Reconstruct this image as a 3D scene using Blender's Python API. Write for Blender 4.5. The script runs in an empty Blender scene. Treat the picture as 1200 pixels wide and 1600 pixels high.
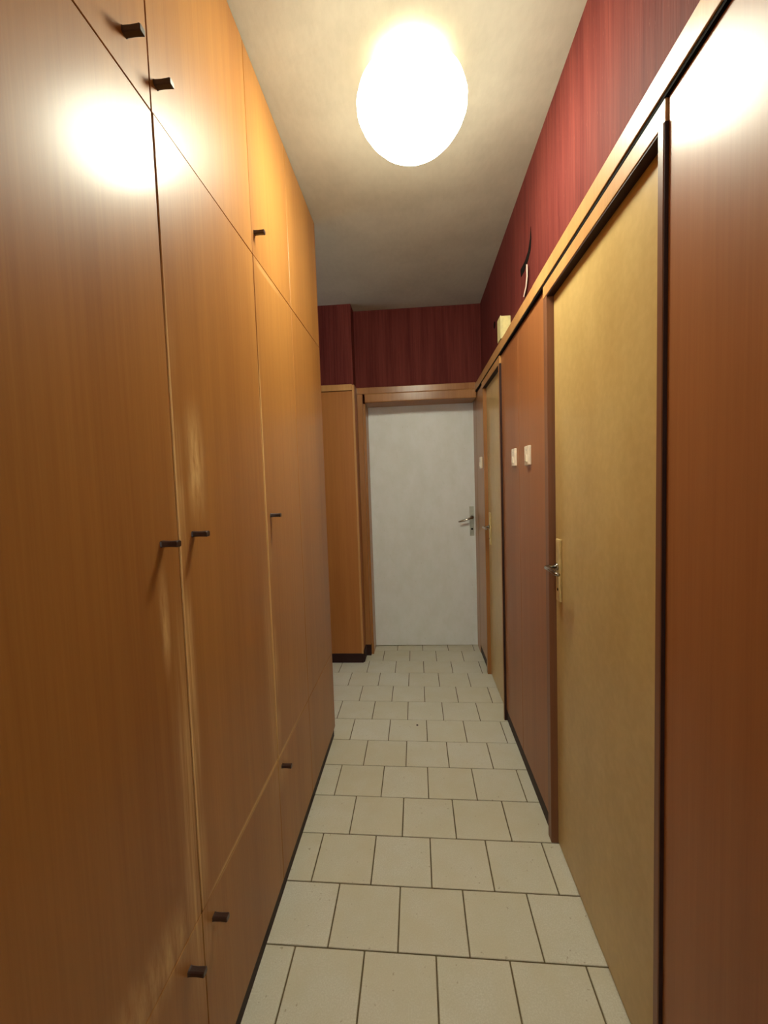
import bpy, bmesh, math, random
from mathutils import Matrix, Vector, Euler
random.seed(7)
scn = bpy.context.scene
col = scn.collection

# ---------------------------------------------------------------- camera
FPX, PIT, YAW, ROL, CAMH = 673.575, math.radians(3.56025), math.radians(4.36552), math.radians(-1.90689), 1.3069
def cam_rows():
    B = Matrix(((1,0,0),(0,0,-1),(0,1,0)))
    cy, sy = math.cos(YAW), math.sin(YAW); cp, sp = math.cos(PIT), math.sin(PIT); cr, sr = math.cos(ROL), math.sin(ROL)
    Ry = Matrix(((cy,0,sy),(0,1,0),(-sy,0,cy))); Rx = Matrix(((1,0,0),(0,cp,-sp),(0,sp,cp))); Rz = Matrix(((cr,-sr,0),(sr,cr,0),(0,0,1)))
    return Rz @ Rx @ Ry @ B
RM = cam_rows()
cd = bpy.data.cameras.new('camera'); cam = bpy.data.objects.new('camera', cd); col.objects.link(cam)
cd.sensor_fit = 'VERTICAL'; cd.sensor_height = 24.0; cd.lens = FPX/1600*24.0; cd.clip_start = 0.01
r, d, f = RM[0], RM[1], RM[2]
cam.matrix_world = Matrix(((r[0],-d[0],-f[0],0),(r[1],-d[1],-f[1],0),(r[2],-d[2],-f[2],CAMH),(0,0,0,1)))
scn.camera = cam
def onx(px, py, X):                      # pixel -> point on a wall plane X = const
    v = RM.transposed() @ Vector(((px-600)/FPX, (py-800)/FPX, 1)); t = X/v[0]
    return Vector((X, v[1]*t, CAMH+v[2]*t))

# ---------------------------------------------------------------- light / exposure
w = bpy.data.worlds.new('world'); scn.world = w; w.use_nodes = True
w.node_tree.nodes['Background'].inputs[0].default_value = (0.02, 0.02, 0.022, 1)
scn.view_settings.view_transform = 'Standard'; scn.view_settings.look = 'None'
scn.view_settings.gamma = 1.0; scn.view_settings.use_curve_mapping = False
scn.view_settings.exposure = -0.17
LAMP_STRENGTH = 84.0
LAMP_COLOR = (1.0, 1.0, 0.79)
# daylight coming in through the window at the end of the side passage on the left
ld = bpy.data.lights.new('passage_daylight', 'AREA'); ld.shape = 'RECTANGLE'; ld.size = .74; ld.size_y = 1.25; ld.energy = 16; ld.color = (.82, .93, 1.0)
lo = bpy.data.objects.new('passage_daylight', ld); col.objects.link(lo); lo.location = (-2.235, 2.63, 1.62); lo.rotation_euler = (0, -math.pi/2, 0)
# daylight from the window behind the camera, at the near end of the hall
le = bpy.data.lights.new('hall_daylight', 'AREA'); le.shape = 'RECTANGLE'; le.size = .72; le.size_y = 1.1; le.energy = 38; le.color = (.84, .93, 1.0)
ln = bpy.data.objects.new('hall_daylight', le); col.objects.link(ln); ln.location = (0, -2.51, 1.65); ln.rotation_euler = (math.pi/2, 0, math.pi)

# ---------------------------------------------------------------- node helpers
class N:
    """tiny expression builder over Math nodes"""
    def __init__(s, nt, sock): s.nt, s.s = nt, sock
    def _op(s, op, *a, clamp=False):
        n = s.nt.nodes.new('ShaderNodeMath'); n.operation = op; n.use_clamp = clamp
        for i, v in enumerate((s,)+a):
            if isinstance(v, N): s.nt.links.new(v.s, n.inputs[i])
            else: n.inputs[i].default_value = v
        return N(s.nt, n.outputs[0])
    def __add__(s, o): return s._op('ADD', o)
    def __sub__(s, o): return s._op('SUBTRACT', o)
    def __mul__(s, o): return s._op('MULTIPLY', o)
    def abs(s): return s._op('ABSOLUTE')
    def max(s, o): return s._op('MAXIMUM', o)
    def clamp(s): return s._op('ADD', 0.0, clamp=True)
    def ramp(s, a, b):                   # 0 at a, 1 at b, clamped (a may exceed b)
        n = s.nt.nodes.new('ShaderNodeMapRange'); n.interpolation_type = 'SMOOTHSTEP'
        lo, hi, t0, t1 = (a, b, 0, 1) if a < b else (b, a, 1, 0)
        s.nt.links.new(s.s, n.inputs[0])
        for i, v in zip((1,2,3,4), (lo, hi, t0, t1)): n.inputs[i].default_value = v
        return N(s.nt, n.outputs[0])
def new_mat(name):
    m = bpy.data.materials.new(name); m.use_nodes = True
    return m, m.node_tree, m.node_tree.nodes['Principled BSDF']
def coords(nt, scale, rnd=0.0):          # world position (plus a per-object offset) times scale
    g = nt.nodes.new('ShaderNodeNewGeometry'); v = g.outputs['Position']
    if rnd:
        oi = nt.nodes.new('ShaderNodeObjectInfo')
        mu = nt.nodes.new('ShaderNodeMath'); mu.operation = 'MULTIPLY'; mu.inputs[1].default_value = rnd
        nt.links.new(oi.outputs['Random'], mu.inputs[0])
        cb = nt.nodes.new('ShaderNodeCombineXYZ')
        for i in range(3): nt.links.new(mu.outputs[0], cb.inputs[i])
        ad = nt.nodes.new('ShaderNodeVectorMath'); nt.links.new(v, ad.inputs[0]); nt.links.new(cb.outputs[0], ad.inputs[1]); v = ad.outputs[0]
    mp = nt.nodes.new('ShaderNodeVectorMath'); mp.operation = 'MULTIPLY'; nt.links.new(v, mp.inputs[0]); mp.inputs[1].default_value = scale
    return mp.outputs[0]
def noise(nt, scale, detail=3, rough=0.5, rnd=0.0):
    n = nt.nodes.new('ShaderNodeTexNoise'); n.inputs['Scale'].default_value = 1.0
    n.inputs['Detail'].default_value = detail; n.inputs['Roughness'].default_value = rough
    nt.links.new(coords(nt, scale, rnd), n.inputs['Vector'])
    return N(nt, n.outputs[0])
def mix(nt, fac, a, b):
    n = nt.nodes.new('ShaderNodeMix'); n.data_type = 'RGBA'
    nt.links.new(fac.s, n.inputs[0])
    for i, v in ((6, a), (7, b)):
        if isinstance(v, tuple): n.inputs[i].default_value = v+(1,)
        else: nt.links.new(v, n.inputs[i])
    return n.outputs[2]
def bump(nt, bsdf, h, strength, dist=0.001):
    b = nt.nodes.new('ShaderNodeBump'); b.inputs['Strength'].default_value = strength; b.inputs['Distance'].default_value = dist
    nt.links.new(h.s, b.inputs['Height']); nt.links.new(b.outputs[0], bsdf.inputs['Normal'])
def srgb(r, g, b):
    c = lambda u: (u/255/12.92) if u/255 <= .04045 else ((u/255+.055)/1.055)**2.4
    return (c(r), c(g), c(b))
def xyz(nt):
    g = nt.nodes.new('ShaderNodeNewGeometry'); s = nt.nodes.new('ShaderNodeSeparateXYZ'); nt.links.new(g.outputs['Position'], s.inputs[0])
    return [N(nt, s.outputs[i]) for i in range(3)]

# ---------------------------------------------------------------- materials
def wood(name, dark, light, rough=0.3, wear=None, worn=srgb(228,190,130)):
    """lacquered veneer with upright grain; wear = function(nt, X, Y, Z) -> mask of rubbed pale patches"""
    m, nt, b = new_mat(name)
    g1 = noise(nt, (55, 55, 1.1), 4, .6, 7.0); g2 = noise(nt, (260, 260, 5.0), 3, .6, 7.0); g3 = noise(nt, (5, 5, .5), 2, .5, 7.0)
    fac = (g1.ramp(.2, .8)*.3 + g2.ramp(.2, .8)*.2 + g3.ramp(.2, .8)*.5).clamp()
    c = mix(nt, fac, dark, light)
    if wear:
        X, Y, Z = xyz(nt)
        mask = wear(nt, X, Y, Z)
        c = mix(nt, mask, c, worn)
        rr = mask*0.1 + rough
        nt.links.new(rr.s, b.inputs['Roughness'])
    else: b.inputs['Roughness'].default_value = rough
    nt.links.new(c, b.inputs['Base Color'])
    b.inputs['Specular IOR Level'].default_value = 0.19; b.inputs['Coat Weight'].default_value = .17; b.inputs['Coat Roughness'].default_value = .19
    bump(nt, b, g2 + noise(nt, (14, 14, 3), 2)*.3, .06, .001)
    return m
WD, WL = srgb(142,91,46), srgb(176,123,62)
def wear_front(nt, X, Y, Z):
    n = noise(nt, (140, 140, 4), 4, .65).ramp(.2, .8); nb = noise(nt, (45, 45, 9), 4, .65).ramp(.2, .75); nz = noise(nt, (2, 2, 5), 2).ramp(.25, .7)
    def strip(yc, hw, z0, z1, s):        # rubbed band along an upright joint
        return (Y-yc).abs().ramp(hw, 0.0) * Z.ramp(z0-.2, z0+.12) * Z.ramp(z1+.25, z1-.15) * s
    def spot(yc, zc, hy, hz, s):
        return (Y-yc).abs().ramp(hy, 0.0) * (Z-zc).abs().ramp(hz, 0.0) * s
    m = strip(.806, .03, .5, 1.45, .95)*n*nz
    m = m.max(strip(.797, .006, .5, 1.6, .95))
    m = m.max(strip(.775, .05, .40, .95, .7)*n)
    m = m.max(strip(1.262, .06, .42, .95, .5)*n)
    m = m.max(strip(1.283, .010, .5, 1.55, .9))
    m = m.max(strip(1.30, .04, .5, 1.0, .9)*n*nz)
    m = m.max(spot(.875, 1.36, .05, .16, 1.0)*nb)
    m = m.max(spot(.735, 1.07, .02, .13, .9)*nb)
    m = m.max((Z-.452).abs().ramp(.013, .0)*Y.ramp(.78, .9)*Y.ramp(1.7, 1.3)*.7)
    m = m.max((Z-.485).abs().ramp(.09, .0)*Y.ramp(.82, .70)*nb*.7)
    m = m.max(spot(1.3, .40, .13, .10, .45)*n)
    m = m.max(spot(.81, .37, .09, .12, .5)*n)
    m = m.max((Z-1.985).abs().ramp(.014, .0)*Y.ramp(1.28, 1.34)*Y.ramp(1.6, 1.4)*.25)
    return m
M = {}
M['wardrobe_wood'] = wood('wardrobe_veneer', WD, WL, .42, wear_front)
M['panel_wood'] = wood('panel_veneer', srgb(136,82,48), srgb(166,107,62), .42)
M['return_wood'] = wood('return_veneer', srgb(156,98,50), srgb(186,124,66), .42)
M['trim_wood'] = wood('trim_veneer', srgb(170,118,68), srgb(204,156,98), .4)
M['jamb_wood'] = wood('jamb_wood', srgb(104,66,48), srgb(136,92,66), .4)
M['frame_wood'] = wood('end_frame_wood', srgb(140,92,52), srgb(180,128,78), .3)
def plain(name, c, rough=.5, metal=0, spec=.5):
    m, nt, b = new_mat(name)
    v = noise(nt, (40, 40, 40), 3).ramp(.3, .7)
    nt.links.new(mix(nt, v, tuple(x*.9 for x in c), tuple(min(1, x*1.06) for x in c)), b.inputs['Base Color'])
    b.inputs['Roughness'].default_value = rough; b.inputs['Metallic'].default_value = metal; b.inputs['Specular IOR Level'].default_value = spec
    return m
M['dark'] = plain('carcass_dark', srgb(48,28,18), .7)
M['kick'] = plain('skirting_brown', srgb(50,30,27), .6, 0, .2)
M['handle'] = plain('handle_brown', srgb(52,32,26), .35)
M['grout'] = plain('grout', srgb(104,92,66), .9)
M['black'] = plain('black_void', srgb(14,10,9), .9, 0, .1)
M['plastic'] = plain('cream_plastic', srgb(232,218,196), .35)
M['boxcream'] = plain('box_cream', srgb(214,200,140), .5)
M['paper'] = plain('torn_paper', srgb(214,190,176), .8)
M['brass'] = plain('brass', srgb(220,196,138), .3, .25)
M['steel'] = plain('steel', srgb(170,165,158), .22, 1)
M['dullsteel'] = plain('dull_steel', srgb(176,178,166), .35, .35)
# beige glazed tiles with speckle and per-tile tint
m, nt, b = new_mat('floor_tile')
oi = nt.nodes.new('ShaderNodeObjectInfo'); rnd = N(nt, oi.outputs['Random'])
sp = noise(nt, (260, 260, 260), 2, .6).ramp(.35, .75); bl = noise(nt, (9, 9, 9), 3, .6, 3.0).ramp(.3, .7)
c = mix(nt, sp, srgb(200,197,182), srgb(216,214,202))
c = mix(nt, (rnd*.35 + bl*.45).clamp(), c, srgb(200,193,168))
sc = noise(nt, (75, 75, 75), 2, .5, 3.0).ramp(.70, .76)
c = mix(nt, sc*.5, c, srgb(140,122,92))
nt.links.new(c, b.inputs['Base Color']); b.inputs['Roughness'].default_value = .42; b.inputs['Specular IOR Level'].default_value = .4
bump(nt, b, noise(nt, (120, 120, 120), 2), .12, .001)
M['tile'] = m
# white, slightly lumpy ceiling plaster
m, nt, b = new_mat('ceiling_plaster')
v = noise(nt, (3, 3, 3), 4, .6).ramp(.3, .7); v2 = noise(nt, (60, 25, 60), 3).ramp(.3, .7)
c = mix(nt, (v*.7+v2*.2).clamp(), srgb(174,166,150), srgb(192,185,168))
nt.links.new(c, b.inputs['Base Color']); b.inputs['Roughness'].default_value = .85
bump(nt, b, noise(nt, (70, 30, 70), 3)+noise(nt, (12, 12, 12), 3)*2.0, .2, .003)
M['ceiling'] = m
# burgundy wallpaper with upright streaks
m, nt, b = new_mat('burgundy_wallpaper')
s1 = noise(nt, (70, 70, 2.2), 4, .65).ramp(.3, .72); s2 = noise(nt, (16, 16, 1.2), 3).ramp(.3, .7); s3 = noise(nt, (160, 160, 30), 3, .7).ramp(.62, .8)
c = mix(nt, (s1*.55+s2*.45).clamp(), srgb(84,33,31), srgb(114,54,47))
c = mix(nt, s3*.4, c, srgb(150,92,80))
nt.links.new(c, b.inputs['Base Color']); b.inputs['Roughness'].default_value = .65; b.inputs['Specular IOR Level'].default_value = .07
bump(nt, b, s1+s3*.6, .35, .0015)
M['red'] = m
# ochre-cream painted door leaves
m, nt, b = new_mat('cream_door_paint')
v = noise(nt, (7, 7, 3), 4, .6).ramp(.25, .75); v2 = noise(nt, (45, 45, 45), 3).ramp(.3, .8)
c = mix(nt, (v*.6+v2*.4).clamp(), srgb(182,150,92), srgb(202,172,112))
nt.links.new(c, b.inputs['Base Color']); b.inputs['Roughness'].default_value = .3; b.inputs['Specular IOR Level'].default_value = .4
bump(nt, b, noise(nt, (40, 40, 25), 3), .1, .001)
M['cream'] = m
# white brushed paint on the end door
m, nt, b = new_mat('white_door_paint')
v = noise(nt, (10, 10, 6), 4, .65).ramp(.2, .8); v2 = noise(nt, (60, 60, 60), 3).ramp(.66, .78)
c = mix(nt, v, srgb(222,225,222), srgb(232,235,236)); c = mix(nt, v2*.25, c, srgb(160,158,140))
nt.links.new(c, b.inputs['Base Color']); b.inputs['Roughness'].default_value = .38; b.inputs['Specular IOR Level'].default_value = .6
bump(nt, b, noise(nt, (30, 30, 14), 4, .65), .2, .002)
M['white'] = m
# opal glass of the lit lamp
m, nt, b = new_mat('lit_opal_glass')
b.inputs['Base Color'].default_value = (.9, .88, .8, 1); b.inputs['Emission Color'].default_value = LAMP_COLOR+(1,); 
Zl = xyz(nt)[2]; es = Zl.ramp(2.53, 2.37)*LAMP_STRENGTH + 3.0     # glow shaped to fade towards the top, keeping the ceiling darker
nt.links.new(es.s, b.inputs['Emission Strength'])
M['opal'] = m

# ---------------------------------------------------------------- object helpers
def bm_box(bm, x0, x1, y0, y1, z0, z1, bev=0.0, seg=1):
    r = bmesh.ops.create_cube(bm, size=1.0)
    for v in r['verts']:
        v.co = Vector((x0+(v.co.x+.5)*(x1-x0), y0+(v.co.y+.5)*(y1-y0), z0+(v.co.z+.5)*(z1-z0)))
    if bev:
        es = list({e for v in r['verts'] for e in v.link_edges})
        bmesh.ops.bevel(bm, geom=es, offset=bev, segments=seg, affect='EDGES', profile=.5)
def obj(name, bm, mat, parent=None, smooth=False):
    me = bpy.data.meshes.new(name); bmesh.ops.recalc_face_normals(bm, faces=bm.faces[:]); bm.to_mesh(me); bm.free()
    me.materials.append(M[mat])
    if smooth:
        for p in me.polygons: p.use_smooth = True
    o = bpy.data.objects.new(name, me); col.objects.link(o)
    if parent: o.parent = parent; o.matrix_parent_inverse = parent.matrix_world.inverted()
    return o
def box(name, mat, ext, parent=None, bev=0.0, seg=1):
    bm = bmesh.new(); bm_box(bm, *ext, bev, seg); return obj(name, bm, mat, parent)
def tag(o, label, cat, group=None, kind=None):
    o['label'] = label; o['category'] = cat
    if group: o['group'] = group
    if kind: o['kind'] = kind
    return o
def thing(name, loc, label, cat, group=None, kind=None):
    o = bpy.data.objects.new(name, None); col.objects.link(o); o.location = loc; o.empty_display_size = .1
    o.matrix_world = Matrix.Translation(loc)
    return tag(o, label, cat, group, kind)
def struct(o, label, cat): return tag(o, label, cat, None, 'structure')
def cyl(bm, p0, p1, r0, r1=None, n=16):
    p0, p1 = Vector(p0), Vector(p1); r1 = r0 if r1 is None else r1; d = p1-p0
    mt = Matrix.Translation((p0+p1)/2) @ d.to_track_quat('Z', 'Y').to_matrix().to_4x4()
    bmesh.ops.create_cone(bm, cap_ends=True, segments=n, radius1=r0, radius2=r1, depth=d.length, matrix=mt)
def tube(bm, pts, rad, n=10, flat=1.0):
    """swept bar through pts; rad may be a list; flat squeezes it in z"""
    pts = [Vector(p) for p in pts]; rad = rad if isinstance(rad, (list, tuple)) else [rad]*len(pts); rings = []
    for i, p in enumerate(pts):
        t = (pts[min(i+1, len(pts)-1)]-pts[max(i-1, 0)]).normalized()
        up = Vector((0,0,1)) if abs(t.z) < .9 else Vector((0,1,0))
        a = t.cross(up).normalized(); b2 = a.cross(t).normalized()
        rings.append([bm.verts.new(p + a*math.cos(k*2*math.pi/n)*rad[i] + b2*math.sin(k*2*math.pi/n)*rad[i]*flat) for k in range(n)])
    for i in range(len(rings)-1):
        for k in range(n): bm.faces.new((rings[i][k], rings[i][(k+1)%n], rings[i+1][(k+1)%n], rings[i+1][k]))
    bm.faces.new(rings[0]); bm.faces.new(rings[-1][::-1])
def lathe(bm, prof, cx, cy, n=48):
    rings = []
    for rr, z in prof:
        rings.append([bm.verts.new((cx, cy, z))] if rr < 1e-6 else [bm.verts.new((cx+rr*math.cos(k*2*math.pi/n), cy+rr*math.sin(k*2*math.pi/n), z)) for k in range(n)])
    for a, b2 in zip(rings, rings[1:]):
        for k in range(n):
            q = (k+1) % n
            if len(a) == 1: bm.faces.new((a[0], b2[k], b2[q]))
            elif len(b2) == 1: bm.faces.new((a[k], a[q], b2[0]))
            else: bm.faces.new((a[k], a[q], b2[q], b2[k]))

# ---------------------------------------------------------------- dimensions (metres; x right, y down the hall)
XL, XP, XC, XD, XR = -.46, .459, .446, .474, .498    # wardrobe face, right panels, casing front, door leaves, red wall
ZC = 2.595; YB = -2.5; YE = 3.25; YD = 3.43; YS = 3.10

# ---------------------------------------------------------------- shell
floor = struct(box('floor', 'grout', (-2.3, .62, YB, 3.6, -.06, -.0035)), 'hall floor of beige square tiles laid in staggered rows', 'floor')
S, SK, Y0 = .2, -.01785, 5.6179
cols = {-1:.091, 0:.558, 1:.07, 2:.557, 3:.076, 4:.578, 5:.101, 6:.578, 7:.078, 8:.574, 9:.085, 10:.577}
bm = bmesh.new(); g = .0022
bm_box(bm, g, S-g, g, S-g, -.02, 0, .0012)
for v in bm.verts: v.co.y += SK*v.co.x
tile_me = None
for rrow in range(-6, 12):
    off = cols.get(rrow, .08 if rrow % 2 else .565)
    for j in range(-12, 4):
        x = (off+j)*S; y = (Y0+rrow)*S + SK*x
        if x > .50 or y > 3.50: continue
        if x+S < -.50 and not (y+S > 2.1 and y < 3.15): continue
        if x+S < -2.2: continue
        if tile_me is None:
            t = obj('tile', bm, 'tile', floor); tile_me = t.data
        else:
            t = bpy.data.objects.new('tile', tile_me); col.objects.link(t); t.parent = floor
        t.location = (x, y, random.uniform(-.0006, .0004))
v = RM.transposed() @ Vector(((652-600)/FPX, (1133-800)/FPX, 1)); t = -CAMH/v[2]
bm = bmesh.new(); cyl(bm, (v[0]*t, v[1]*t, -.001), (v[0]*t, v[1]*t, .0006), .006, n=9); obj('dark_fleck', bm, 'kick', floor)
struct(box('ceiling', 'ceiling', (-2.3, .62, YB, 3.6, ZC, ZC+.1)), 'uneven white plaster ceiling of the hall', 'ceiling')
wr = struct(box('wall_right', 'red', (XR, .62, YB, 3.6, 0, ZC)), 'right hall wall, burgundy wallpaper above wooden panels', 'wall')
struct(box('wall_left', 'red', (-1.15, -1.06, .31, 2.14, 0, ZC)), 'left wall behind the wardrobes', 'wall')
bm = bmesh.new()
bm_box(bm, -2.3, -2.2, 2.05, 3.2, 0, .95); bm_box(bm, -2.3, -2.2, 2.05, 3.2, 2.30, ZC); bm_box(bm, -2.3, -2.2, 2.05, 2.24, .95, 2.30); bm_box(bm, -2.3, -2.2, 3.02, 3.2, .95, 2.30)
struct(obj('wall_passage_end', bm, 'red'), 'end wall of the side passage with its window', 'wall')
struct(box('wall_passage_side', 'red', (-2.2, -1.15, 2.05, 2.14, 0, ZC)), 'near wall of the side passage', 'wall')
win = thing('window_1', (-2.25, 2.63, .95), 'white-framed window at the end of the side passage', 'window', None, 'structure')
bm = bmesh.new()
for e in ((-2.28,-2.24,2.24,2.28,.95,2.30),(-2.28,-2.24,2.98,3.02,.95,2.30),(-2.28,-2.24,2.28,2.98,.95,.99),(-2.28,-2.24,2.28,2.98,2.26,2.30)): bm_box(bm, *e)
obj('window_frame', bm, 'plastic', win); box('pane', 'plastic', (-2.27, -2.262, 2.28, 2.98, .99, 2.26), win)
wn = struct(box('wall_left_near', 'panel_wood', (-.60, XL, YB, .305, 0, ZC)), 'wood-clad left wall before the wardrobes', 'wall')
bm = bmesh.new()
for e in ((-.60,-.40,0,ZC),(.40,.62,0,ZC),(-.40,.40,0,1.05),(-.40,.40,2.25,ZC)): bm_box(bm, e[0], e[1], YB-.1, YB, e[2], e[3])
struct(obj('wall_back', bm, 'red'), 'burgundy wall at the near end of the hall', 'wall')
win2 = thing('window_2', (0, YB-.05, 1.05), 'white-framed window at the near end of the hall', 'window', None, 'structure')
bm = bmesh.new()
for e in ((-.40,-.36,1.05,2.25),(.36,.40,1.05,2.25),(-.36,.36,1.05,1.09),(-.36,.36,2.21,2.25)): bm_box(bm, e[0], e[1], YB-.08, YB-.03, e[2], e[3])
obj('window_frame', bm, 'plastic', win2); box('pane', 'plastic', (-.36, .36, YB-.07, YB-.062, 1.09, 2.21), win2)
# end wall: only above and beside the white door
bm = bmesh.new()
bm_box(bm, -.46, XR, YE, 3.6, 1.985, ZC); bm_box(bm, -.46, -.385, YE, 3.6, 0, 1.985); bm_box(bm, -.385, XR, YD+.045, 3.6, 0, 1.985)
we = struct(obj('wall_end', bm, 'red'), 'dark burgundy end wall above the white door', 'wall')
# the return of wall left of the white door, panelled below
ws = struct(box('wall_left_return', 'red', (-2.2, -.428, YS+.012, 3.6, 0, ZC)), 'short burgundy wall return left of the white door', 'wall')
box('panel', 'return_wood', (-2.2, -.436, YS, YS+.012, .068, 1.985), ws, .001)
box('edge_strip', 'trim_wood', (-.436, -.422, YS-.004, YS+.014, .066, 2.028), ws, .002, 2)
box('cap_rail', 'trim_wood', (-2.2, -.436, YS-.006, YS+.012, 1.990, 2.033), ws, .002, 2)
box('side_panel', 'panel_wood', (-.428, -.420, YS+.014, YE, .09, 2.03), ws)
bm = bmesh.new(); bm_box(bm, -2.2, -.424, YS-.006, YS+.012, 0, .068, .001); bm_box(bm, -.43, -.416, YS+.006, YE-.016, 0, .085, .001)
struct(obj('baseboard_left', bm, 'kick'), 'dark brown skirting at the foot of the left wall return', 'skirting')

# ---------------------------------------------------------------- right wall: panels, rail, skirting
ZG, ZH, ZHB = 1.968, 1.960, 1.920                       # rail bottom, door-head top, door-head underside
D1a, D1b = .842, 1.515                                  # near door opening between jambs
D2a, D2b = 2.345, 2.90
def panel(y0, y1, x=XP, mat='panel_wood'): return box('panel', mat, (x, XR, y0, y1, .062, ZH), wr, .0012)
panel(YB, -.05, .4535); panel(-.048, D1a-.02, .4535)
panel(D1b+.038, 1.958); panel(1.960, D2a-.004)
panel(D2b+.038, 3.41, XP, 'frame_wood')
struct(box('trim_1', 'trim_wood', (XC-.001, XR, YB, 1.664, ZG, 2.017), None, .0015, 2), 'pale wooden rail above the near cream door', 'rail')
struct(box('trim_2', 'trim_wood', (XC, XR, 1.666, 3.235, ZG, 2.017), None, .0015, 2), 'pale wooden rail running to the far corner', 'rail')
bm = bmesh.new()
for y0, y1 in ((YB, D1a-.02), (D1b+.038, D2a-.004), (D2b+.02, 3.41)): bm_box(bm, XP+.003, XR, y0, y1, 0, .062)
struct(obj('baseboard_right', bm, 'kick'), 'dark recessed skirting under the right wall panels', 'skirting')
box('rail_shade_strip', 'black', (XC+.002, XR, YB, 3.235, ZH+.0004, ZG-.0004), wr)  # solid black strip, paints in the shade beneath the rail
# torn wallpaper
X0 = XR-.0012
def flat_poly(name, mat, pix, x, parent, thick=.0010):
    bm = bmesh.new(); a = [bm.verts.new(onx(px, py, x)) for px, py in pix]
    f = bm.faces.new(a); r2 = bmesh.ops.extrude_face_region(bm, geom=[f])
    for v in [e for e in r2['geom'] if isinstance(e, bmesh.types.BMVert)]: v.co.x += thick
    return obj(name, bm, mat, parent)
flat_poly('tear', 'black', [(829,354),(828,372),(825,392),(820,408),(813,422),(814,433),(819,424),(825,407),(829,390),(830,372)], X0, wr)
flat_poly('tear', 'black', [(822.6,424),(825,424),(824.5,440),(821,463),(819,463),(822.5,440)], X0, wr)
flat_poly('torn_flap', 'paper', [(822,413),(823.8,413),(824,432),(822,450),(818.6,464),(817.2,464),(820.8,448),(822.4,432)], XR-.010, wr, .0015)
bm = bmesh.new(); hp = onx(773, 508, XR); cyl(bm, (XR-.003, hp.y, hp.z), (XR+.001, hp.y, hp.z), .020, n=18); obj('cable_hole', bm, 'black', wr)

# ---------------------------------------------------------------- doors
def lever_handle(parent, y, zc, x):
    """long plate on a cream leaf with a lever reaching back to the hinge side"""
    pl = box('handle_plate', 'brass', (x-.009, x, y-.019, y+.019, zc-.105, zc+.105), parent, .003, 2)
    bm = bmesh.new(); zl = zc+.012
    cyl(bm, (x-.009, y, zl), (x-.016, y, zl), .013)
    tube(bm, [(x-.012,y,zl),(x-.038,y,zl),(x-.046,y-.006,zl),(x-.049,y-.02,zl),(x-.049,y-.06,zl+.001),(x-.047,y-.105,zl-.002),(x-.043,y-.118,zl-.003)], [.008,.008,.009,.009,.008,.008,.006], 12, .8)
    obj('lever', bm, 'steel', pl, True)
    bm = bmesh.new(); cyl(bm, (x-.0098, y, zc-.065), (x-.008, y, zc-.065), .005, n=12); obj('keyhole', bm, 'black', pl)
def side_door(name, y0, y1, label, gap_z, jm='jamb_wood'):
    d = thing(name, (XD, (y0+y1)/2, 0), label, 'door', None, 'structure')
    leaf = box('leaf', 'cream', (XD, XR-.002, y0-.012, y1-.001, .006, ZHB+.004), d, .001)
    jn = box('jamb', jm, (XC, XR-.001, y0-.018, y0, 0, ZHB), d, .0012)
    jf = box('jamb', jm, (XC+.004, XR-.001, y1, y1+.036, 0, ZHB), d, .0012)
    box('jamb_shade_strip', 'kick', (XC+.0015, XR-.001, y0-.0195, y0-.0181, 0, ZHB), jn)  # added dark strip, stands in for shade on the jamb's near face
    hd = box('head', 'trim_wood', (XC+.003, XR-.001, y0-.018, y1+.036, ZHB, ZH), d, .0012)
    box('head_soffit', 'kick', (XC+.005, XD, y0, y1, ZHB-.004, ZHB-.0002), hd)
    lever_handle(d, y1-gap_z, 1.003, XD)
    return d
d1 = side_door('door_1', D1a, D1b, 'near cream-painted door in a wooden frame on the right wall', .045)
d2 = side_door('door_2', D2a, D2b, 'far cream door on the right, close to the white end door', .075, 'frame_wood')

d3 = thing('door_3', (.05, YD, 0), 'white-painted door closing the far end of the hall', 'door', None, 'structure')
box('leaf', 'white', (-.375, .475, YD, YD+.04, .004, 1.98), d3, .0015)
box('jamb', 'frame_wood', (-.382, -.362, YE+.008, YD, 0, 1.92), d3, .001)
box('jamb', 'frame_wood', (.458, .475, YE+.03, YD, 0, 1.92), d3, .001)
ca = box('casing', 'frame_wood', (-.420, -.380, YE-.018, YE+.01, .085, 1.986), d3, .002, 2)
box('plinth_block', 'kick', (-.420, -.380, YE-.019, YE+.01, 0, .085), d3, .001)
box('head_casing', 'frame_wood', (-.428, .452, YE-.02, YE+.01, 1.986, 2.033), d3, .003, 2)
box('head', 'frame_wood', (-.364, .455, YE-.032, YD, 1.920, 1.985), d3, .006, 3)
px_, pz = .430, 1.0
pl = box('handle_plate', 'dullsteel', (px_-.017, px_+.017, YD-.006, YD, .885, 1.118), d3, .002, 2)
bm = bmesh.new(); cyl(bm, (px_, YD-.006, 1.032), (px_, YD-.016, 1.032), .014)
tube(bm, [(px_,YD-.01,1.032),(px_,YD-.045,1.032),(px_-.012,YD-.056,1.031),(px_-.04,YD-.058,1.022),(px_-.085,YD-.056,1.008),(px_-.108,YD-.05,1.002)], [.009,.009,.010,.009,.009,.007], 12, .85)
obj('lever', bm, 'steel', pl, True)
bm = bmesh.new(); cyl(bm, (px_, YD-.0075, .94), (px_, YD-.005, .94), .008, n=14); obj('keyhole', bm, 'black', pl)

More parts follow.
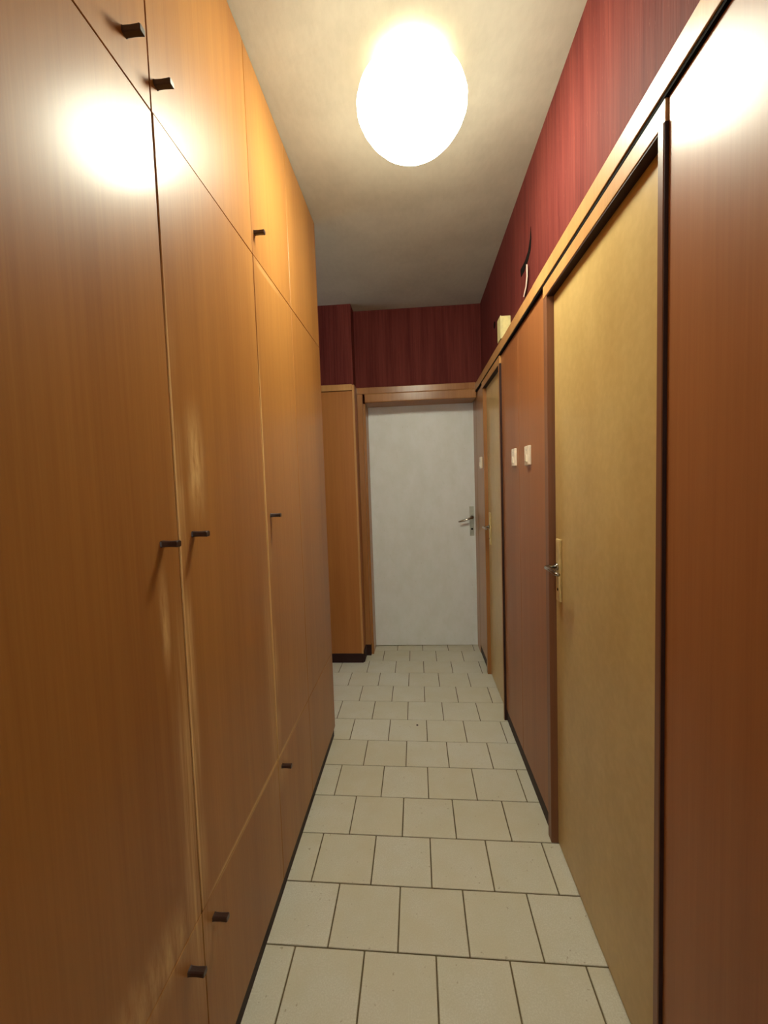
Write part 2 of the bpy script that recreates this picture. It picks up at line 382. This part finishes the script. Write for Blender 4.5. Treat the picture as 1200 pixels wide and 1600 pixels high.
# ---------------------------------------------------------------- wardrobes
ZSP, ZDR, ZBT = 1.998, .450, .052
def pull(parent, y, z, x):
    """small dark bar pull standing straight out of the door"""
    bm = bmesh.new(); h = .0062
    prof = [(0, h*1.0), (.003, h*.9), (.015, h*.86), (.027, h*.92), (.0305, h*.96), (.032, h*.82)]
    rings = []
    for dx, hh in prof:
        rings.append([bm.verts.new((x+dx, y+sy*hh*1.25, z+sz*hh)) for sy, sz in ((-1,-.7),(-.7,-1),(.7,-1),(1,-.7),(1,.7),(.7,1),(-.7,1),(-1,.7))])
    for a, b2 in zip(rings, rings[1:]):
        for k in range(8): bm.faces.new((a[k], a[(k+1)%8], b2[(k+1)%8], b2[k]))
    bm.faces.new(rings[0]); bm.faces.new(rings[-1][::-1])
    return obj('handle', bm, 'handle', parent)
GROUP = 'columns of the fitted wardrobe along the left wall'
units = [
 (.31, .795, 'wardrobe column nearest the camera, cut by the left picture edge', (.729,2.069), (.742,1.214), (.739,.389), 0.0, 0.0),
 (.795, 1.282, 'second wardrobe column with the pale rubbed patch beside its handle', (.815,2.061), (.848,1.220), (.840,.393), .0018, .0),
 (1.282, 1.672, 'third wardrobe column, the farthest one with handles', (1.306,2.071), (1.325,1.224), (1.317,.408), .0014, .0),
 (1.672, 2.150, 'farthest wardrobe column, plain fronts without handles, at the side passage', None, None, None, .0, .0),
]
TH = .019; G = .0014
for y0, y1, label, hu, hm, hl, proud, _ in units:
    u = thing('wardrobe', (-.75, (y0+y1)/2, 0), label, 'wardrobe', GROUP)
    last = y1 > 2.1
    box('carcass', 'dark', (-1.055, XL-TH-.001, y0+.0005, (y1-.0005), .052, ZC-.002), u)
    if last: box('end_panel', 'panel_wood', (-1.055, XL-.0005, y1+.0002, y1+.014, .052, ZC-.002), u, .001)
    box('plinth', 'kick', (-1.05, XL-.007, y0+.0005, y1-.0005+(.012 if last else 0), 0, .0515), u)
    def front(name, z0, z1, prd):
        bm = bmesh.new(); bm_box(bm, XL-TH, XL, y0+G, y1-G, z0, z1, .0010)
        for v in bm.verts: v.co.x += prd*(y1-v.co.y)/(y1-y0)     # the loose edge stands a little proud
        return obj(name, bm, 'wardrobe_wood', u)
    up = front('upper_door', ZSP+G, ZC-.003, 0); md = front('tall_door', ZDR+G, ZSP-G, proud); dr = front('drawer', ZBT, ZDR-G, 0)
    if hu: pull(up, hu[0], hu[1], XL)
    if hm: pull(md, hm[0], hm[1], XL+proud)
    if hl: pull(dr, hl[0], hl[1], XL)

# ---------------------------------------------------------------- lamp
LX, LY = .020, 1.42
lamp = thing('ceiling_lamp', (LX, LY, ZC), 'lit drop-shaped opal glass lamp on the ceiling', 'lamp')
bm = bmesh.new(); lathe(bm, [(0,ZC),(.085,ZC),(.085,ZC-.012),(.07,ZC-.02),(0,ZC-.02)], LX, LY); obj('ceiling_mount', bm, 'plastic', lamp)
bm = bmesh.new()
lathe(bm, [(.090,2.578),(.118,2.566),(.145,2.543),(.163,2.515),(.171,2.486),(.169,2.462),(.158,2.436),(.140,2.409),(.114,2.382),(.084,2.360),(.052,2.348),(.025,2.342),(0,2.340)], LX, LY)
obj('glass_shade', bm, 'opal', lamp, True)

# ---------------------------------------------------------------- switches and box
def switch(y0, z0, wd, ht, label, toggle_low=True):
    o = thing('light_switch', (XP, y0+wd/2, z0), label, 'switch', 'light switches on the right wall')
    box('plate', 'plastic', (XP-.012, XP, y0, y0+wd, z0, z0+ht), o, .003, 2)
    box('rocker', 'plastic', (XP-.0165, XP-.010, y0+wd*.3, y0+wd*.7, z0+ht*.18, z0+ht*.55), o, .0015, 2)
    bm = bmesh.new(); cyl(bm, (XP-.0126, y0+wd*.5, z0+ht*.78), (XP-.011, y0+wd*.5, z0+ht*.78), .0035, n=10); obj('screw', bm, 'dullsteel', o)
switch(1.757, 1.368, .066, .078, 'cream light switch nearer the camera of the two on the wood panel')
switch(2.000, 1.374, .062, .080, 'cream light switch left of its twin, nearer the far cream door')
switch(3.020, 1.400, .060, .080, 'small cream light switch beside the white end door')
jb = thing('junction_box', (XR, 2.31, 2.03), 'cream electrical box on the burgundy wall above the rail', 'box')
box('body', 'boxcream', (.452, XR, 2.268, 2.345, 2.028, 2.138), jb, .002, 2)
box('lid', 'boxcream', (.446, .4518, 2.266, 2.347, 2.026, 2.140), jb, .002, 2)
